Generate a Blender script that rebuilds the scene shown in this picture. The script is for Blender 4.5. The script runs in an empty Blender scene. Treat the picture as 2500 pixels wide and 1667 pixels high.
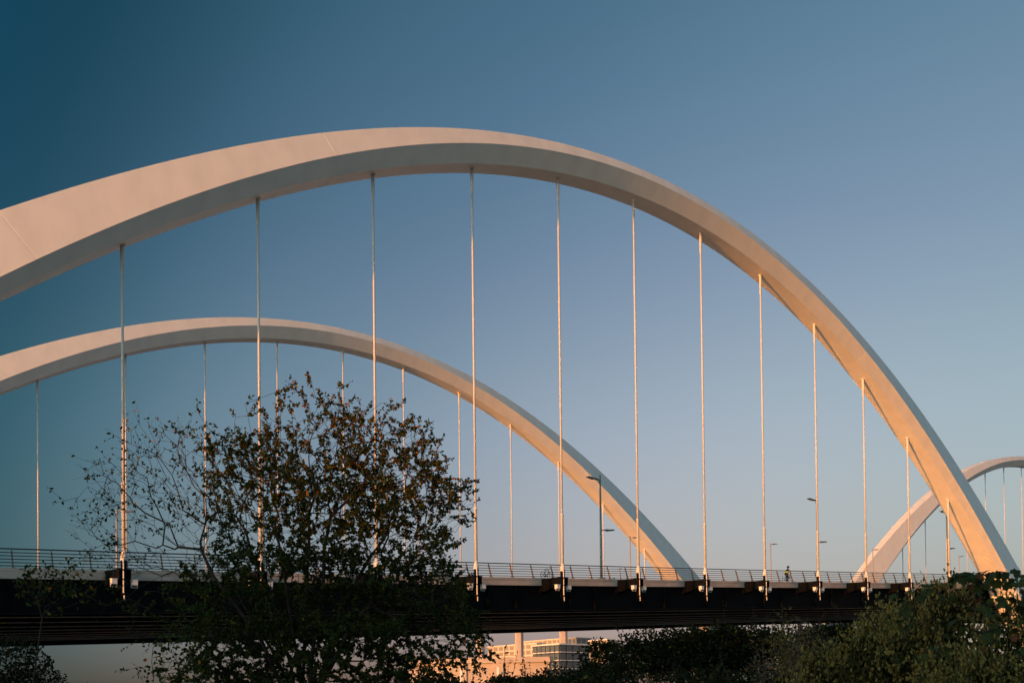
import bpy, math, random
import numpy as np
from mathutils import Vector, Matrix
R = math.radians
rng = random.Random(7)
npr = np.random.default_rng(7)
scene = bpy.context.scene
COL = scene.collection

# ------------------------------------------------------------------ camera
S = 9.0                       # metres between hangers; bridge runs along +X
CAM = Vector((-1.5408*S, -7.1421*S, 1.7))
Z0 = 1.7 + 1.2591*S           # height of the hanger collars at hanger 6
YAW, PIT, ROLL = 0.692337, 0.016522, -0.011717
fwd = Vector((math.sin(YAW)*math.cos(PIT), math.cos(YAW)*math.cos(PIT), math.sin(PIT)))
rgt = Vector((math.cos(YAW), -math.sin(YAW), 0)); upv = rgt.cross(fwd)
r2 = math.cos(ROLL)*rgt + math.sin(ROLL)*upv; u2 = -math.sin(ROLL)*rgt + math.cos(ROLL)*upv
cd = bpy.data.cameras.new('camera'); cam = bpy.data.objects.new('camera', cd); COL.objects.link(cam)
cam.matrix_world = Matrix(((r2.x, u2.x, -fwd.x, CAM.x), (r2.y, u2.y, -fwd.y, CAM.y), (r2.z, u2.z, -fwd.z, CAM.z), (0, 0, 0, 1)))
cd.sensor_width = 36; cd.sensor_fit = 'HORIZONTAL'; cd.lens = 2587.5/2500*36; cd.shift_y = 841.1/2500
cd.clip_start = 0.1; cd.clip_end = 20000
scene.camera = cam

# ------------------------------------------------------------------ light
SUN_EL, SUN_AZ = R(6.0), R(7.3)      # the sun stands low beyond the left end of the bridge
sdir = Vector((-math.cos(SUN_EL)*math.cos(SUN_AZ), -math.cos(SUN_EL)*math.sin(SUN_AZ), math.sin(SUN_EL)))
POL = [(0, (0.465, 0.31, 0.2475, 1)), (0.1, (0.633, 0.3535, 0.299, 1)), (0.19, (0.5, 0.3075, 0.279, 1)), (0.275, (0.29, 0.2335, 0.2205, 1)), (0.365, (0.0605, 0.121, 0.127, 1)), (0.45, (0.21, 0.265, 0.29, 1)), (0.57, (0.57, 0.54, 0.51, 1)), (1, (0.72, 0.62, 0.54, 1))]      # in halves: ramps stop at 1
HZ = [(0.02, (0.335, 0.423, 0.816, 1)), (0.12, (0.585, 0.685, 0.815, 1)), (0.25, (0.77, 0.965, 1, 1)), (0.42, (0.62, 0.923, 0.981, 1)), (0.6, (0.46, 0.926, 0.95, 1)), (1, (0.46, 0.96, 0.98, 1))]
world = bpy.data.worlds.new('World'); scene.world = world; world.use_nodes = True
nt = world.node_tree; bg = nt.nodes['Background']
sky = nt.nodes.new('ShaderNodeTexSky'); sky.sky_type = 'NISHITA'; sky.sun_disc = False
sky.sun_elevation = SUN_EL; sky.sun_rotation = math.atan2(sdir.x, sdir.y)
sky.air_density = 1.0; sky.dust_density = 1.0; sky.ozone_density = 2.0; sky.altitude = 0
# clear polarised evening air: darkest about at right angles to the sun, all round the dome, rosy near the horizon
tcw = nt.nodes.new('ShaderNodeTexCoord'); dotn = nt.nodes.new('ShaderNodeVectorMath'); dotn.operation = 'DOT_PRODUCT'
dotn.inputs[1].default_value = sdir; nt.links.new(tcw.outputs['Generated'], dotn.inputs[0])
sq = nt.nodes.new('ShaderNodeMapRange'); sq.inputs[1].default_value = -1; sq.inputs[2].default_value = 1; nt.links.new(dotn.outputs['Value'], sq.inputs[0])
sep = nt.nodes.new('ShaderNodeSeparateXYZ'); nt.links.new(tcw.outputs['Generated'], sep.inputs[0])
def ramp(src, stops):
    r = nt.nodes.new('ShaderNodeValToRGB'); nt.links.new(src, r.inputs[0]); r.color_ramp.interpolation = 'CARDINAL'
    e = r.color_ramp.elements; e[0].position, e[0].color = stops[0]; e[1].position, e[1].color = stops[-1]
    for p_, c_ in stops[1:-1]: e.new(p_).color = c_
    return r
pol = ramp(sq.outputs[0], POL); hz = ramp(sep.outputs['Z'], HZ)
m1 = nt.nodes.new('ShaderNodeMix'); m1.data_type = 'RGBA'; m1.blend_type = 'MULTIPLY'; m1.inputs[0].default_value = 1
m2 = nt.nodes.new('ShaderNodeMix'); m2.data_type = 'RGBA'; m2.blend_type = 'MULTIPLY'; m2.inputs[0].default_value = 1
nt.links.new(sky.outputs[0], m1.inputs[6]); nt.links.new(pol.outputs[0], m1.inputs[7])
nt.links.new(m1.outputs[2], m2.inputs[6]); nt.links.new(hz.outputs[0], m2.inputs[7]); m3 = nt.nodes.new('ShaderNodeMix'); m3.data_type = 'RGBA'; m3.blend_type = 'MULTIPLY'; m3.inputs[0].default_value = 1; m3.inputs[7].default_value = (2, 2, 2, 1)
nt.links.new(m2.outputs[2], m3.inputs[6]); nt.links.new(m3.outputs[2], bg.inputs[0])
bg.inputs[1].default_value = 0.15
sd = bpy.data.lights.new('sun', 'SUN'); sd.energy = 2.6; sd.angle = R(0.6); sd.color = (1.0, 0.345, 0.065)
so = bpy.data.objects.new('sun', sd); COL.objects.link(so)
so.rotation_euler = sdir.to_track_quat('Z', 'Y').to_euler(); so.location = (-60, -30, 60)
scene.view_settings.view_transform = 'Standard'; scene.view_settings.look = 'None'
scene.view_settings.exposure = 0.9; scene.view_settings.gamma = 1.0
scene.render.engine = 'CYCLES'; scene.cycles.blur_glossy = 0.0       # keep the sun's glitter off the river

# ------------------------------------------------------------------ materials
def mat(name, col, rough=0.6, spec=0.5, metal=0.0, var=0.0, scale=3.0, bump=0.0, island=0.0, trans=0.0, stretch=(1, 1, 1), dirt=None):
    m = bpy.data.materials.new(name); m.use_nodes = True; t = m.node_tree; N = t.nodes; L = t.links
    b = N['Principled BSDF']; b.inputs['Roughness'].default_value = rough; b.inputs['Metallic'].default_value = metal
    b.inputs['Specular IOR Level'].default_value = spec; b.inputs['Base Color'].default_value = (*col, 1)
    src = None
    if var or dirt:
        tc = N.new('ShaderNodeTexCoord'); mp = N.new('ShaderNodeMapping'); mp.inputs['Scale'].default_value = stretch
        L.new(tc.outputs['Object'], mp.inputs[0])
        no = N.new('ShaderNodeTexNoise'); no.inputs['Scale'].default_value = scale; no.inputs['Detail'].default_value = 6
        L.new(mp.outputs[0], no.inputs['Vector'])
        cr = N.new('ShaderNodeValToRGB'); e = cr.color_ramp.elements
        lo = dirt if dirt else tuple(c*(1-var) for c in col)
        e[0].color = (*lo, 1); e[1].color = (*tuple(min(1, c*(1+var*0.6)) for c in col), 1)
        e[0].position = 0.28; e[1].position = 0.62
        L.new(no.outputs[0], cr.inputs[0]); src = cr.outputs[0]
    if island:
        g = N.new('ShaderNodeNewGeometry'); hs = N.new('ShaderNodeHueSaturation')
        mr = N.new('ShaderNodeMapRange'); mr.inputs[3].default_value = 1-island; mr.inputs[4].default_value = 1+island
        L.new(g.outputs['Random Per Island'], mr.inputs[0]); L.new(mr.outputs[0], hs.inputs['Value'])
        mh = N.new('ShaderNodeMapRange'); mh.inputs[3].default_value = 0.5-0.05*island; mh.inputs[4].default_value = 0.5+0.035*island
        mm = N.new('ShaderNodeMath'); mm.operation = 'FRACT'; ml = N.new('ShaderNodeMath'); ml.operation = 'MULTIPLY'; ml.inputs[1].default_value = 7.31
        L.new(g.outputs['Random Per Island'], ml.inputs[0]); L.new(ml.outputs[0], mm.inputs[0]); L.new(mm.outputs[0], mh.inputs[0]); L.new(mh.outputs[0], hs.inputs['Hue'])
        if src: L.new(src, hs.inputs['Color'])
        else: hs.inputs['Color'].default_value = (*col, 1)
        src = hs.outputs[0]
    if src: L.new(src, b.inputs['Base Color'])
    if bump:
        tc = N.new('ShaderNodeTexCoord'); n2 = N.new('ShaderNodeTexNoise'); n2.inputs['Scale'].default_value = scale*6; n2.inputs['Detail'].default_value = 4
        L.new(tc.outputs['Object'], n2.inputs['Vector'])
        bp = N.new('ShaderNodeBump'); bp.inputs['Strength'].default_value = bump; bp.inputs['Distance'].default_value = 0.03
        L.new(n2.outputs[0], bp.inputs['Height']); L.new(bp.outputs[0], b.inputs['Normal'])
    if trans:
        tr = N.new('ShaderNodeBsdfTranslucent'); mx = N.new('ShaderNodeMixShader'); mx.inputs[0].default_value = trans
        if src: L.new(src, tr.inputs[0])
        else: tr.inputs[0].default_value = (*col, 1)
        L.new(b.outputs[0], mx.inputs[1]); L.new(tr.outputs[0], mx.inputs[2]); L.new(mx.outputs[0], N['Material Output'].inputs[0])
    return m
M = {}
M['white'] = mat('white_arch_paint', (.80, .755, .70), .42, .4, var=.06, scale=.5, stretch=(1.6, 1.6, .7))
M['cable'] = mat('cable_sheath', (.66, .62, .57), .6, .2)
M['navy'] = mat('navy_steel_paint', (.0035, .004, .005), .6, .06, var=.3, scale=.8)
M['stringer'] = mat('bounce_lit_flange_paint', (.24, .21, .17), .5, .5, var=.3, scale=.6)  # flanges coloured paler than the webs to imitate bounce light under the deck
M['conc'] = mat('fascia_concrete', (.50, .41, .35), .85, .2, var=.22, scale=.7, bump=.15, stretch=(1, 1, 2.5))
M['slab'] = mat('deck_concrete', (.25, .24, .22), .9, .2, var=.2, scale=.4)
M['rail'] = mat('railing_paint', (.05, .055, .06), .5, .5)
M['post'] = mat('bronze_railing_post', (.16, .11, .075), .55, .5)
M['lamp'] = mat('shaded_lamp_post_paint', (.16, .17, .165), .5, .5)  # near posts: their shade is put into the grey-green tone
M['lampw'] = mat('sunlit_lamp_post_paint', (.42, .36, .32), .5, .5)  # far row of the same posts, sunlight put into the paler warm tone
M['flood'] = mat('floodlight_housing', (.78, .76, .73), .45, .5)
M['lens'] = mat('lamp_lens', (.35, .36, .36), .15, .6)
M['pier'] = mat('pier_concrete', (.46, .40, .36), .85, .2, var=.15, scale=.3)

# ------------------------------------------------------------------ helpers
def mesh(name, V, F, m, parent=None, smooth=False):
    me = bpy.data.meshes.new(name); me.from_pydata([tuple(v) for v in V], [], F); me.update()
    mats = m if isinstance(m, (list, tuple)) else [m]
    for x in mats: me.materials.append(x)
    if smooth: me.polygons.foreach_set('use_smooth', [True]*len(me.polygons))
    return obj(name, me, parent)
def obj(name, me, parent=None, loc=None):
    o = bpy.data.objects.new(name, me); COL.objects.link(o)
    if parent: o.parent = parent
    if loc is not None: o.location = loc
    return o
def tag(o, label=None, cat=None, group=None, kind=None):
    if label: o['label'] = label
    if cat: o['category'] = cat
    if group: o['group'] = group
    if kind: o['kind'] = kind
    return o
def thing(name, loc, label, cat, group=None, rz=0):
    o = bpy.data.objects.new(name, None); COL.objects.link(o); o.location = loc; o.rotation_euler[2] = rz
    o.empty_display_size = .2
    return tag(o, label, cat, group)
class MB:
    def __init__(s): s.V = []; s.F = []
    def box(s, x0, x1, y0, y1, z0, z1):
        k = len(s.V); s.V += [(x, y, z) for x in (x0, x1) for y in (y0, y1) for z in (z0, z1)]
        s.F += [tuple(k+j for j in f) for f in ((0, 1, 3, 2), (4, 6, 7, 5), (0, 4, 5, 1), (2, 3, 7, 6), (0, 2, 6, 4), (1, 5, 7, 3))]
        return s
    def prism(s, poly, axis, a, b):
        """poly: 2-D outline; axis: 'x','y','z' extrusion between a and b"""
        k = len(s.V); n = len(poly)
        for c in (a, b):
            for (p, q) in poly:
                s.V.append({'x': (c, p, q), 'y': (p, c, q), 'z': (p, q, c)}[axis])
        s.F += [tuple(range(k+n-1, k-1, -1)), tuple(range(k+n, k+2*n))]
        s.F += [(k+j, k+(j+1) % n, k+n+(j+1) % n, k+n+j) for j in range(n)]
        return s
    def tube(s, pts, rad, n=8, cap=True):
        pts = [Vector(p) for p in pts]; rad = rad if isinstance(rad, (list, tuple)) else [rad]*len(pts)
        k = len(s.V); ref = None
        for j, p in enumerate(pts):
            d = (pts[min(j+1, len(pts)-1)]-pts[max(j-1, 0)]).normalized()
            if ref is None: ref = d.orthogonal().normalized()
            ref = (ref-d*ref.dot(d)).normalized(); b = d.cross(ref)
            for a in range(n):
                t = 2*math.pi*a/n; s.V.append(tuple(p+(ref*math.cos(t)+b*math.sin(t))*rad[j]))
        for j in range(len(pts)-1):
            for a in range(n):
                s.F.append((k+j*n+a, k+j*n+(a+1) % n, k+(j+1)*n+(a+1) % n, k+(j+1)*n+a))
        if cap:
            s.F.append(tuple(range(k+n-1, k-1, -1))); e = k+(len(pts)-1)*n; s.F.append(tuple(range(e, e+n)))
        return s
    def build(s, name, m, parent=None, smooth=False, loc=None):
        o = mesh(name, s.V, s.F, m, parent, smooth)
        if loc is not None: o.location = loc
        return o
ORD = ['first', 'second', 'third', 'fourth', 'fifth', 'sixth', 'seventh', 'eighth', 'ninth', 'tenth', 'eleventh', 'twelfth', 'thirteenth', 'fourteenth', 'fifteenth']

W = 5.5304*S
FASC = 0.25*S                   # fascia stands inside the hanger plane
def zdeck(i):                   # collar height along the bridge (hanger units)
    if i <= 14: z = 0.054975*(i-6)+0.00034751*(i-6)**2
    else:
        t = i-14; z = 0.054975*8+0.00034751*64+0.0605*(t-t*t/34)
    return Z0+z*S

# ------------------------------------------------------------------ setting
MC = CAM+fwd*25+rgt*((1900-1250)/2587.5*25)      # crest of the overgrown bank
def terrain(x, y):
    t = min(1, max(0, (y+30)/14, min(1, (-56-x)/12)*(1 if y > -620 else 0))); u = min(1, max(0, (y-330)/40))
    h = -2.6*t*t*(3-2*t)*(1-u*u*(3-2*u)) + 0.08*math.sin(x*.21)*math.cos(y*.17)
    dx, dy = x-MC.x, y-MC.y; a = dx*rgt.x+dy*rgt.y; b = (dx*fwd.x+dy*fwd.y)
    lat = 0.5+0.5*math.tanh((a+6.0)/3.2)
    return h+2.0*lat*math.exp(-(b/9.0)**2)
gx = sorted(set([-4000, -2000, -1000, -500, -250, -150, -110, -80, -60, -45, -56, -50, -40, -34, -30]+list(np.arange(-26, 48, 1.5))+[56, 70, 90, 120, 160, 200, 300, 400, 600, 1000, 2000, 4000]))
gy = sorted(set([-4000, -2000, -1000, -660, -600, -500, -250, -150, -110, -90, -80]+list(np.arange(-74, -10, 1.5))+[-4, 4, 20, 60, 120, 200, 280, 320, 335, 350, 365, 380, 500, 700, 1000, 2000, 4000]))
V = [(x, y, terrain(x, y)) for x in gx for y in gy]; n = len(gy)
F = [(a*n+b, (a+1)*n+b, (a+1)*n+b+1, a*n+b+1) for a in range(len(gx)-1) for b in range(n-1)]
M['soil'] = mat('grassy_soil', (.17, .12, .06), .95, .1, var=.4, scale=.8, bump=.5)
g = mesh('ground', V, F, M['soil'], smooth=True); g['kind'] = 'structure'
M['water'] = mat('river_water', (.17, .155, .12), .25, .5)
wv = MB(); wv.V = [(-4000, -24, -1.1), (4000, -24, -1.1), (4000, 350, -1.1), (-4000, 350, -1.1)]; wv.F = [(0, 1, 2, 3)]
wv.V += [(-4000, -600, -1.1), (-61, -600, -1.1), (-61, -24, -1.1)]; wv.F.append((4, 5, 6, 0))
wo = wv.build('river', M['water']); wo['kind'] = 'structure'

# ------------------------------------------------------------------ arches
SQ = [(.100, .057), (.1911, .0102), (.1391, -.1107), (.1578, -.1195), (.2307, .3928)]
def section(uu, sc=1.0):
    uu = min(uu, 1.15); b, r, hr, t, ht = [(p+q*uu)*S*sc for p, q in SQ]
    return [(-b, 0), (-r, hr), (-t, ht), (t, ht), (r, hr), (b, 0)]
def arch1(i):
    u = i-6.15
    return 3.658-.0025*u-.0699*u*u+.0001*u**3+.0001*u**4, -.0025-.1398*u+.0003*u*u+.0004*u**3, (u/8)**2
def arch2(i):
    u = i-27.185
    return 4.80-.05564*u*u, -.11128*u, (u/9.6)**2
def arch_point(fn, i, y, n):
    z, dz, uu = fn(i); L = math.sqrt(1+dz*dz)
    return (i*S-n*dz/L, y, Z0+z*S+n/L)
def arch_ring(fn, i, y0, shrink=0.0, sc=1.0):
    z, dz, uu = fn(i); sec = section(uu, sc)
    cy = 0; cn = sum(p[1] for p in sec)/6
    out = []
    for (y, n) in sec:
        d = math.hypot(y-cy, n-cn); k = 1-shrink/max(d, 1e-6)
        out.append(arch_point(fn, i, y0+cy+(y-cy)*k, cn+(n-cn)*k))
    return out
def arch_segment(fn, a, b, y0, parent, sc=1.0):
    L = 0.004
    st = [a, a+L]+list(np.linspace(a+L, b-L, max(3, int((b-a)/.07)))[1:-1])+[b-L, b]
    rings = [arch_ring(fn, i, y0, 0.02 if j in (0, len(st)-1) else 0, sc) for j, i in enumerate(st)]
    V = []; F = []
    for s_ in range(6):            # each facet strip has its own vertices so edges stay crisp
        k = len(V)
        for r in rings: V += [r[s_], r[(s_+1) % 6]]
        F += [(k+2*j+1, k+2*j, k+2*j+2, k+2*j+3) for j in range(len(rings)-1)]
    k = len(V); V += rings[0]+rings[-1]; F += [tuple(range(k, k+6)), tuple(range(k+11, k+5, -1))]
    o = mesh('arch_segment', V, F, M['white'], parent)
    return o
def make_arch(fn, y0, seams, label, foot=None):
    t = thing('bridge_arch', (0, 0, 0), label, 'arch', 'white arches of the bridge')
    for a, b in zip(seams[:-1], seams[1:]): arch_segment(fn, a, b, y0, t)
    for fi in foot or []:
        V = []; F = []
        rings = [arch_ring(fn, fi-.02, y0, .01), arch_ring(fn, fi-.012, y0, -.11), arch_ring(fn, fi+.012, y0, -.11), arch_ring(fn, fi+.02, y0, .01)]
        for r in rings: V += r
        F = [(j*6+(s_+1) % 6, j*6+s_, (j+1)*6+s_, (j+1)*6+(s_+1) % 6) for j in range(3) for s_ in range(6)]
        mesh('base_collar', V, F, M['white'], t)
    return t
SE1 = [-3.2, -2.0, .45, 2.6, 4.9, 7.35, 9.72, 11.75, 13.52, 15.6]
near = make_arch(arch1, 0, SE1, 'tall white steel arch nearest the camera, crossing the whole sky', [13.52])
far = make_arch(arch1, W, SE1, 'lower-looking white arch on the far side, behind the leafy tree', [13.52])
SE2 = [16.6, 18.6, 20.6, 22.6, 24.8, 27.2, 29.6, 31.8, 33.8, 35.8, 37.6]
third = make_arch(arch2, W, SE2, 'distant white arch of the next span at the right edge', [18.6, 35.8])
# oval access hatch on the underside of the near arch's right leg
def hatch(fn, i, y, parent):
    z, dz, uu = fn(i); L = math.sqrt(1+dz*dz); tx = Vector((1/L, 0, dz/L)); nn = Vector((dz/L, 0, -1/L)); c = Vector(arch_point(fn, i, y, 0))
    mb = MB(); k = 40; V = []; F = []
    for a in range(k):
        t = 2*math.pi*a/k
        for rr, h in ((1.0, 0.0), (.97, .05), (.87, .05), (.84, .012)):
            V.append(tuple(c+tx*(math.cos(t)*.62*rr)+Vector((0, 1, 0))*(math.sin(t)*.42*rr)+nn*h))
    for a in range(k):
        b = (a+1) % k
        for j in range(3): F.append((a*4+j, a*4+j+1, b*4+j+1, b*4+j))
    F.append(tuple(a*4+3 for a in range(k)))
    return mesh('access_hatch', V, F, M['white'], parent)
hatch(arch1, 12.95, -.35, near)

# ------------------------------------------------------------------ hangers
def make_hanger(i, fn, y0, label, group, far_side=False, bottom=True):
    z, dz, uu = fn(i); zt = Z0+z*S; zb = zdeck(i); x = i*S
    t = thing('hanger', (x, y0, zb), label, 'hanger', group); H = zt-zb
    n = 12 if not far_side else 8
    j = min(.525*S, H*.62)
    MB().tube([(0, 0, j), (0, 0, H-1.9)], .083, n).build('cable', M['cable'], t, True) if H-1.9 > j else None
    top = H-1.9 if H-1.9 > j else j
    MB().tube([(0, 0, top), (0, 0, top+.03), (0, 0, top+.06), (0, 0, top+.62), (0, 0, top+.66), (0, 0, top+.69), (0, 0, H+.02)],
              [.085, .108, .098, .104, .128, .118, .13], n).build('upper_socket', M['cable'], t, True)
    MB().tube([(0, 0, H-.03), (0, 0, H+.35)], .22, n).build('anchor_sleeve', M['white'], t, True)
    MB().tube([(0, 0, .62), (0, 0, j-.12), (0, 0, j-.1), (0, 0, j), (0, 0, j+.03)], [.115, .115, .14, .14, .085], n).build('lower_sleeve', M['cable'], t, True)
    MB().tube([(0, 0, 0), (0, 0, .05), (0, 0, .3), (0, 0, .5), (0, 0, .63)], [.205, .215, .19, .14, .118], n+4).build('collar', M['cable'], t, True)
    if bottom:
        MB().tube([(0, 0, -2.2), (0, 0, -.002)], .185, n+2).build('guide_pipe', M['navy'], t, True)
        if not far_side:
            MB().tube([(-.1, -.2, .1), (-.1, -.215, -.3), (-.1, -.215, -1.95), (-.06, -.215, -2.1), (-.05, -.215, -2.45)], .042, 8).build('conduit', M['flood'], t, True)
            MB().box(-.16, -.04, -.27, -.17, -2.1, -1.98).build('conduit_clip', M['navy'], t)
            MB().box(-.15, -.05, -.265, -.19, -1.2, -1.12).build('conduit_clip', M['navy'], t)
    return t
for i in range(1, 13):
    w = ORD[i-1]
    make_hanger(i, arch1, 0, 'thick pale hanger of the near arch, %s from the left edge' % w if i < 12 else 'shortest hanger of the near arch, beside its right foot', 'hangers of the near arch')
for i in range(2, 13):
    w = ORD[i-2]
    make_hanger(i, arch1, W, 'thin pale hanger of the arch behind the tree, %s from the left edge' % w if i < 12 else 'shortest hanger of the far arch, beside its right foot', 'hangers of the far arch', True, False)
for k, i in enumerate([20.42, 21.42, 22.38, 23.36, 24.33, 25.32, 26.29]):
    make_hanger(i, arch2, W, 'faint thin hanger of the distant right-hand arch, %s from its left leg' % ORD[k], 'hangers of the distant arch', True, False)

# ------------------------------------------------------------------ deck
deck = thing('bridge_deck', (0, 0, 0), 'long bridge deck with pale concrete edge and black steel girders below', 'bridge deck')
I0, I1 = -9, 31
def sweep(name, prof, m, parent, a, b, step=1.0, y0=0.0, gap=0.0):
    """profile of (y, dz) swept along the deck between hanger stations a and b"""
    n = max(1, int(round((b-a)/step))); V = []; F = []; k = len(prof)
    for j in range(n+1):
        i = a+(b-a)*j/n
        if j == 0: i += gap
        if j == n: i -= gap
        for (y, dz) in prof: V.append((i*S, y0+y, zdeck(i)+dz))
    for j in range(n):
        F += [(j*k+(q+1) % k, j*k+q, (j+1)*k+q, (j+1)*k+(q+1) % k) for q in range(k)]
    F += [tuple(range(k)), tuple(range((n+1)*k-1, n*k-1, -1))]
    return mesh(name, V, F, m, parent)
CT, CB, GB = -.034*S, -.105*S, -.334*S
prof = [(0, CB), (-.002, CT-.22), (-.03, CT-.20), (-.03, CT-.03), (0, CT), (.45, CT), (.45, CB-.0)]
for i in range(I0, 19):
    sweep('fascia_panel', prof, M['conc'], deck, i, i+1, 1, FASC, .0016)
sweep('fascia_panel', [(-y, z) for y, z in prof][::-1], M['conc'], deck, I0, I1, 1, W-FASC)
sweep('deck_slab', [(FASC+.46, CT-.32), (FASC+.46, CT-.06), (W-FASC-.46, CT-.06), (W-FASC-.46, CT-.32)], M['slab'], deck, I0, I1, 1)
def ibeam(y, top, bot, fw, tw):
    return [(y-fw, bot), (y-fw, bot+.05), (y-tw, bot+.05), (y-tw, top), (y+tw, top), (y+tw, bot+.05), (y+fw, bot+.05), (y+fw, bot)]
def edge_girder(y, nm):
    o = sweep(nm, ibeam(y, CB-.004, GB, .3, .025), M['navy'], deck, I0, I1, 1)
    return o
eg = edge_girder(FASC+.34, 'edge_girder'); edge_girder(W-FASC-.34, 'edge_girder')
for k in range(10):
    y = FASC+3.6+k*(W-2*FASC-7.2)/9
    bot = GB+.42-.30*math.sin(math.pi*(k+.5)/10)
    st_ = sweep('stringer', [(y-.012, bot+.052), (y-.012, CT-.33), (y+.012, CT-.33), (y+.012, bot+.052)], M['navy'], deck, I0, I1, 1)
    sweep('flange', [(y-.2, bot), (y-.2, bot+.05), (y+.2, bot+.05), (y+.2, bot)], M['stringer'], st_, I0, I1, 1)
for i in np.arange(I0, I1, 1.0):                     # cross beams between the edge girders, outriggers to the hangers
    z = zdeck(i)
    MB().box(-.03, .03, FASC+.4, W-FASC-.4, CT-.34, GB+.9).box(-.22, .22, FASC+.42, W-FASC-.42, GB+.86, GB+.9).build('cross_beam', M['navy'], deck, loc=(i*S, 0, z))
for i in range(0, 15):
    z = zdeck(i)
    mb = MB()
    mb.prism([(FASC+.30, CT-.16), (-.20, CT-.24), (-.24, CT-.30), (-.24, CT-.8), (.7, CT-.95), (FASC+.30, CT-1.3)], 'x', -.36, -.30)
    mb.prism([(FASC+.30, CT-.16), (-.20, CT-.24), (-.24, CT-.30), (-.24, CT-.8), (.7, CT-.95), (FASC+.30, CT-1.3)], 'x', .30, .36)
    mb.prism([(FASC+.32, CT-.11), (-.22, CT-.19), (-.30, CT-.30), (-.245, CT-.30), (-.205, CT-.235), (FASC+.32, CT-.156)], 'x', -.40, .40)
    mb.build('outrigger', M['navy'], deck, loc=(i*S, 0, z))
    if True:                                          # web stiffeners on the edge girder
        for q in (.34, .67):
            MB().box(-.012, .012, FASC+.12, FASC+.314, GB+.06, CB-.02).build('stiffener', M['navy'], deck, loc=((i+q)*S, 0, zdeck(i+q)))

# ------------------------------------------------------------------ railing
railing = thing('railing', (0, 0, 0), 'dark railing of six horizontal rails along the near edge of the bridge', 'railing')
RY, LEAN, RH = FASC+.10, .33, 1.14
pme = None
for k in range(-10*4, 14*4+1):
    i = k/4+.12
    if i > 14.0: break
    z = zdeck(i)+CT
    if pme is None:
        mb = MB(); pr = []
        outline = [(-.09, 0), (-.03, .16), (LEAN-.04, RH-.05), (LEAN+.03, RH-.03), (LEAN+.045, RH-.10), (.10, .16), (.16, 0)]
        mb.prism(outline, 'x', -.028, .028); mb.box(-.09, .09, -.14, .22, 0, .025)
        for q in range(5):
            f = (q+.55)/5.6; mb.box(-.05, .05, f*LEAN-.03, f*LEAN+.02, .06+f*(RH-.12)-.03, .06+f*(RH-.12)+.03)
        o = mb.build('post', M['post'], railing); pme = o.data
    else: o = obj('post', pme, railing)
    o.location = (i*S, RY, z)
for q in range(6):
    f = (q+.6)/5.6; h = f*RH; y = RY+LEAN*f-.05; r = .042 if q == 5 else .027
    pts = [(i*S, y, zdeck(i)+CT+h+(.02 if q == 5 else 0)) for i in np.arange(-9, 14.01, .5)]
    MB().tube(pts, r, 8).build('rail', M['rail'], railing, True)
# parapet block where the railing ends at the pier
pb = thing('parapet_block', (14.12*S, FASC-.05, zdeck(14.12)+CT-.02), 'squat concrete parapet block where the railing ends', 'parapet')
MB().box(0, 5.2, 0, 1.1, -.55, 1.12).build('block', M['conc'], pb)
MB().box(-.05, 5.25, -.05, 1.15, 1.123, 1.2).build('coping', M['conc'], pb)

# ------------------------------------------------------------------ lamp posts
def lamp_head(mb, x, z, s, ln=1.25):
    mb.prism([(x, z-.04), (x+s*.35, z+.02), (x+s*.55, z-.06), (x+s*ln, z+.06), (x+s*(ln+.03), z+.12), (x+s*(ln-.1), z+.17), (x+s*.6, z+.11), (x+s*.35, z+.10), (x, z+.05)][::int(s)], 'y', -.17, .17)
def lamp_post(i, y, H, arms, m, label, group):
    t = thing('lamp_post', (i*S, y, zdeck(i)+CT-.06), label, 'lamp post', group)
    MB().box(-.3, .3, -.3, .3, 0, .75).build('base', M['conc'], t)
    MB().tube([(0, 0, .7), (0, 0, 1.2), (0, 0, H)], [.13, .125, .075], 12).build('pole', m, t, True)
    MB().tube([(0, 0, H-.01), (0, 0, H+.06)], [.085, .06], 12).build('cap', m, t)
    for (z, s, ln) in arms:
        mb = MB(); mb.tube([(s*.05, 0, z-.05), (s*.3, 0, z), (s*.5, 0, z+.02)], .045, 8)
        a = mb.build('arm', m, t, True)
        mb = MB(); lamp_head(mb, s*.35, z, s, ln); h = mb.build('lamp_head', m, a)
    z, s, ln = arms[0]
    MB().tube([(s*.04, 0, z-.22), (s*.22, 0, z-.24)], .07, 8).build('camera_pod', m, t)
    return t
for k, (i, lab) in enumerate([(2.47, 'lamp post with two arms, standing behind the second thick hanger and the tree'),
                              (6.38, 'dark grey two-armed lamp post standing clear between the fifth and sixth thick hangers'),
                              (10.32, 'two-armed lamp post almost hidden behind the hanger by the cyclist'),
                              (13.67, 'two-armed lamp post hidden behind the shortest thick hanger')]):
    lamp_post(i, .9*S, 1.143*S+.3, [(1.143*S-.12, -1, 1.35), (.60*S, 1, 1.35)], M['lamp'], lab, 'lamp posts along the near roadway')
for k, (i, lab) in enumerate([(2.56, 'small lamp post on the far side, just left of the leftmost thick hanger'), (6.60, 'small far lamp post seen through the right side of the leafy tree'),
                              (10.67, 'small warm-lit lamp post in front of the far arch foot'), (14.32, 'small far lamp post hidden behind the eighth thick hanger'),
                              (17.68, 'small lamp post in front of the distant arch leg'), (21.15, 'small lamp post left of the near arch foot')]):
    lamp_post(i, W-.93*S, 1.16*S, [(1.16*S-.15, 1, 1.35), (.33*S, -1, .9)], M['lampw'], lab, 'lamp posts along the far roadway')

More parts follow.
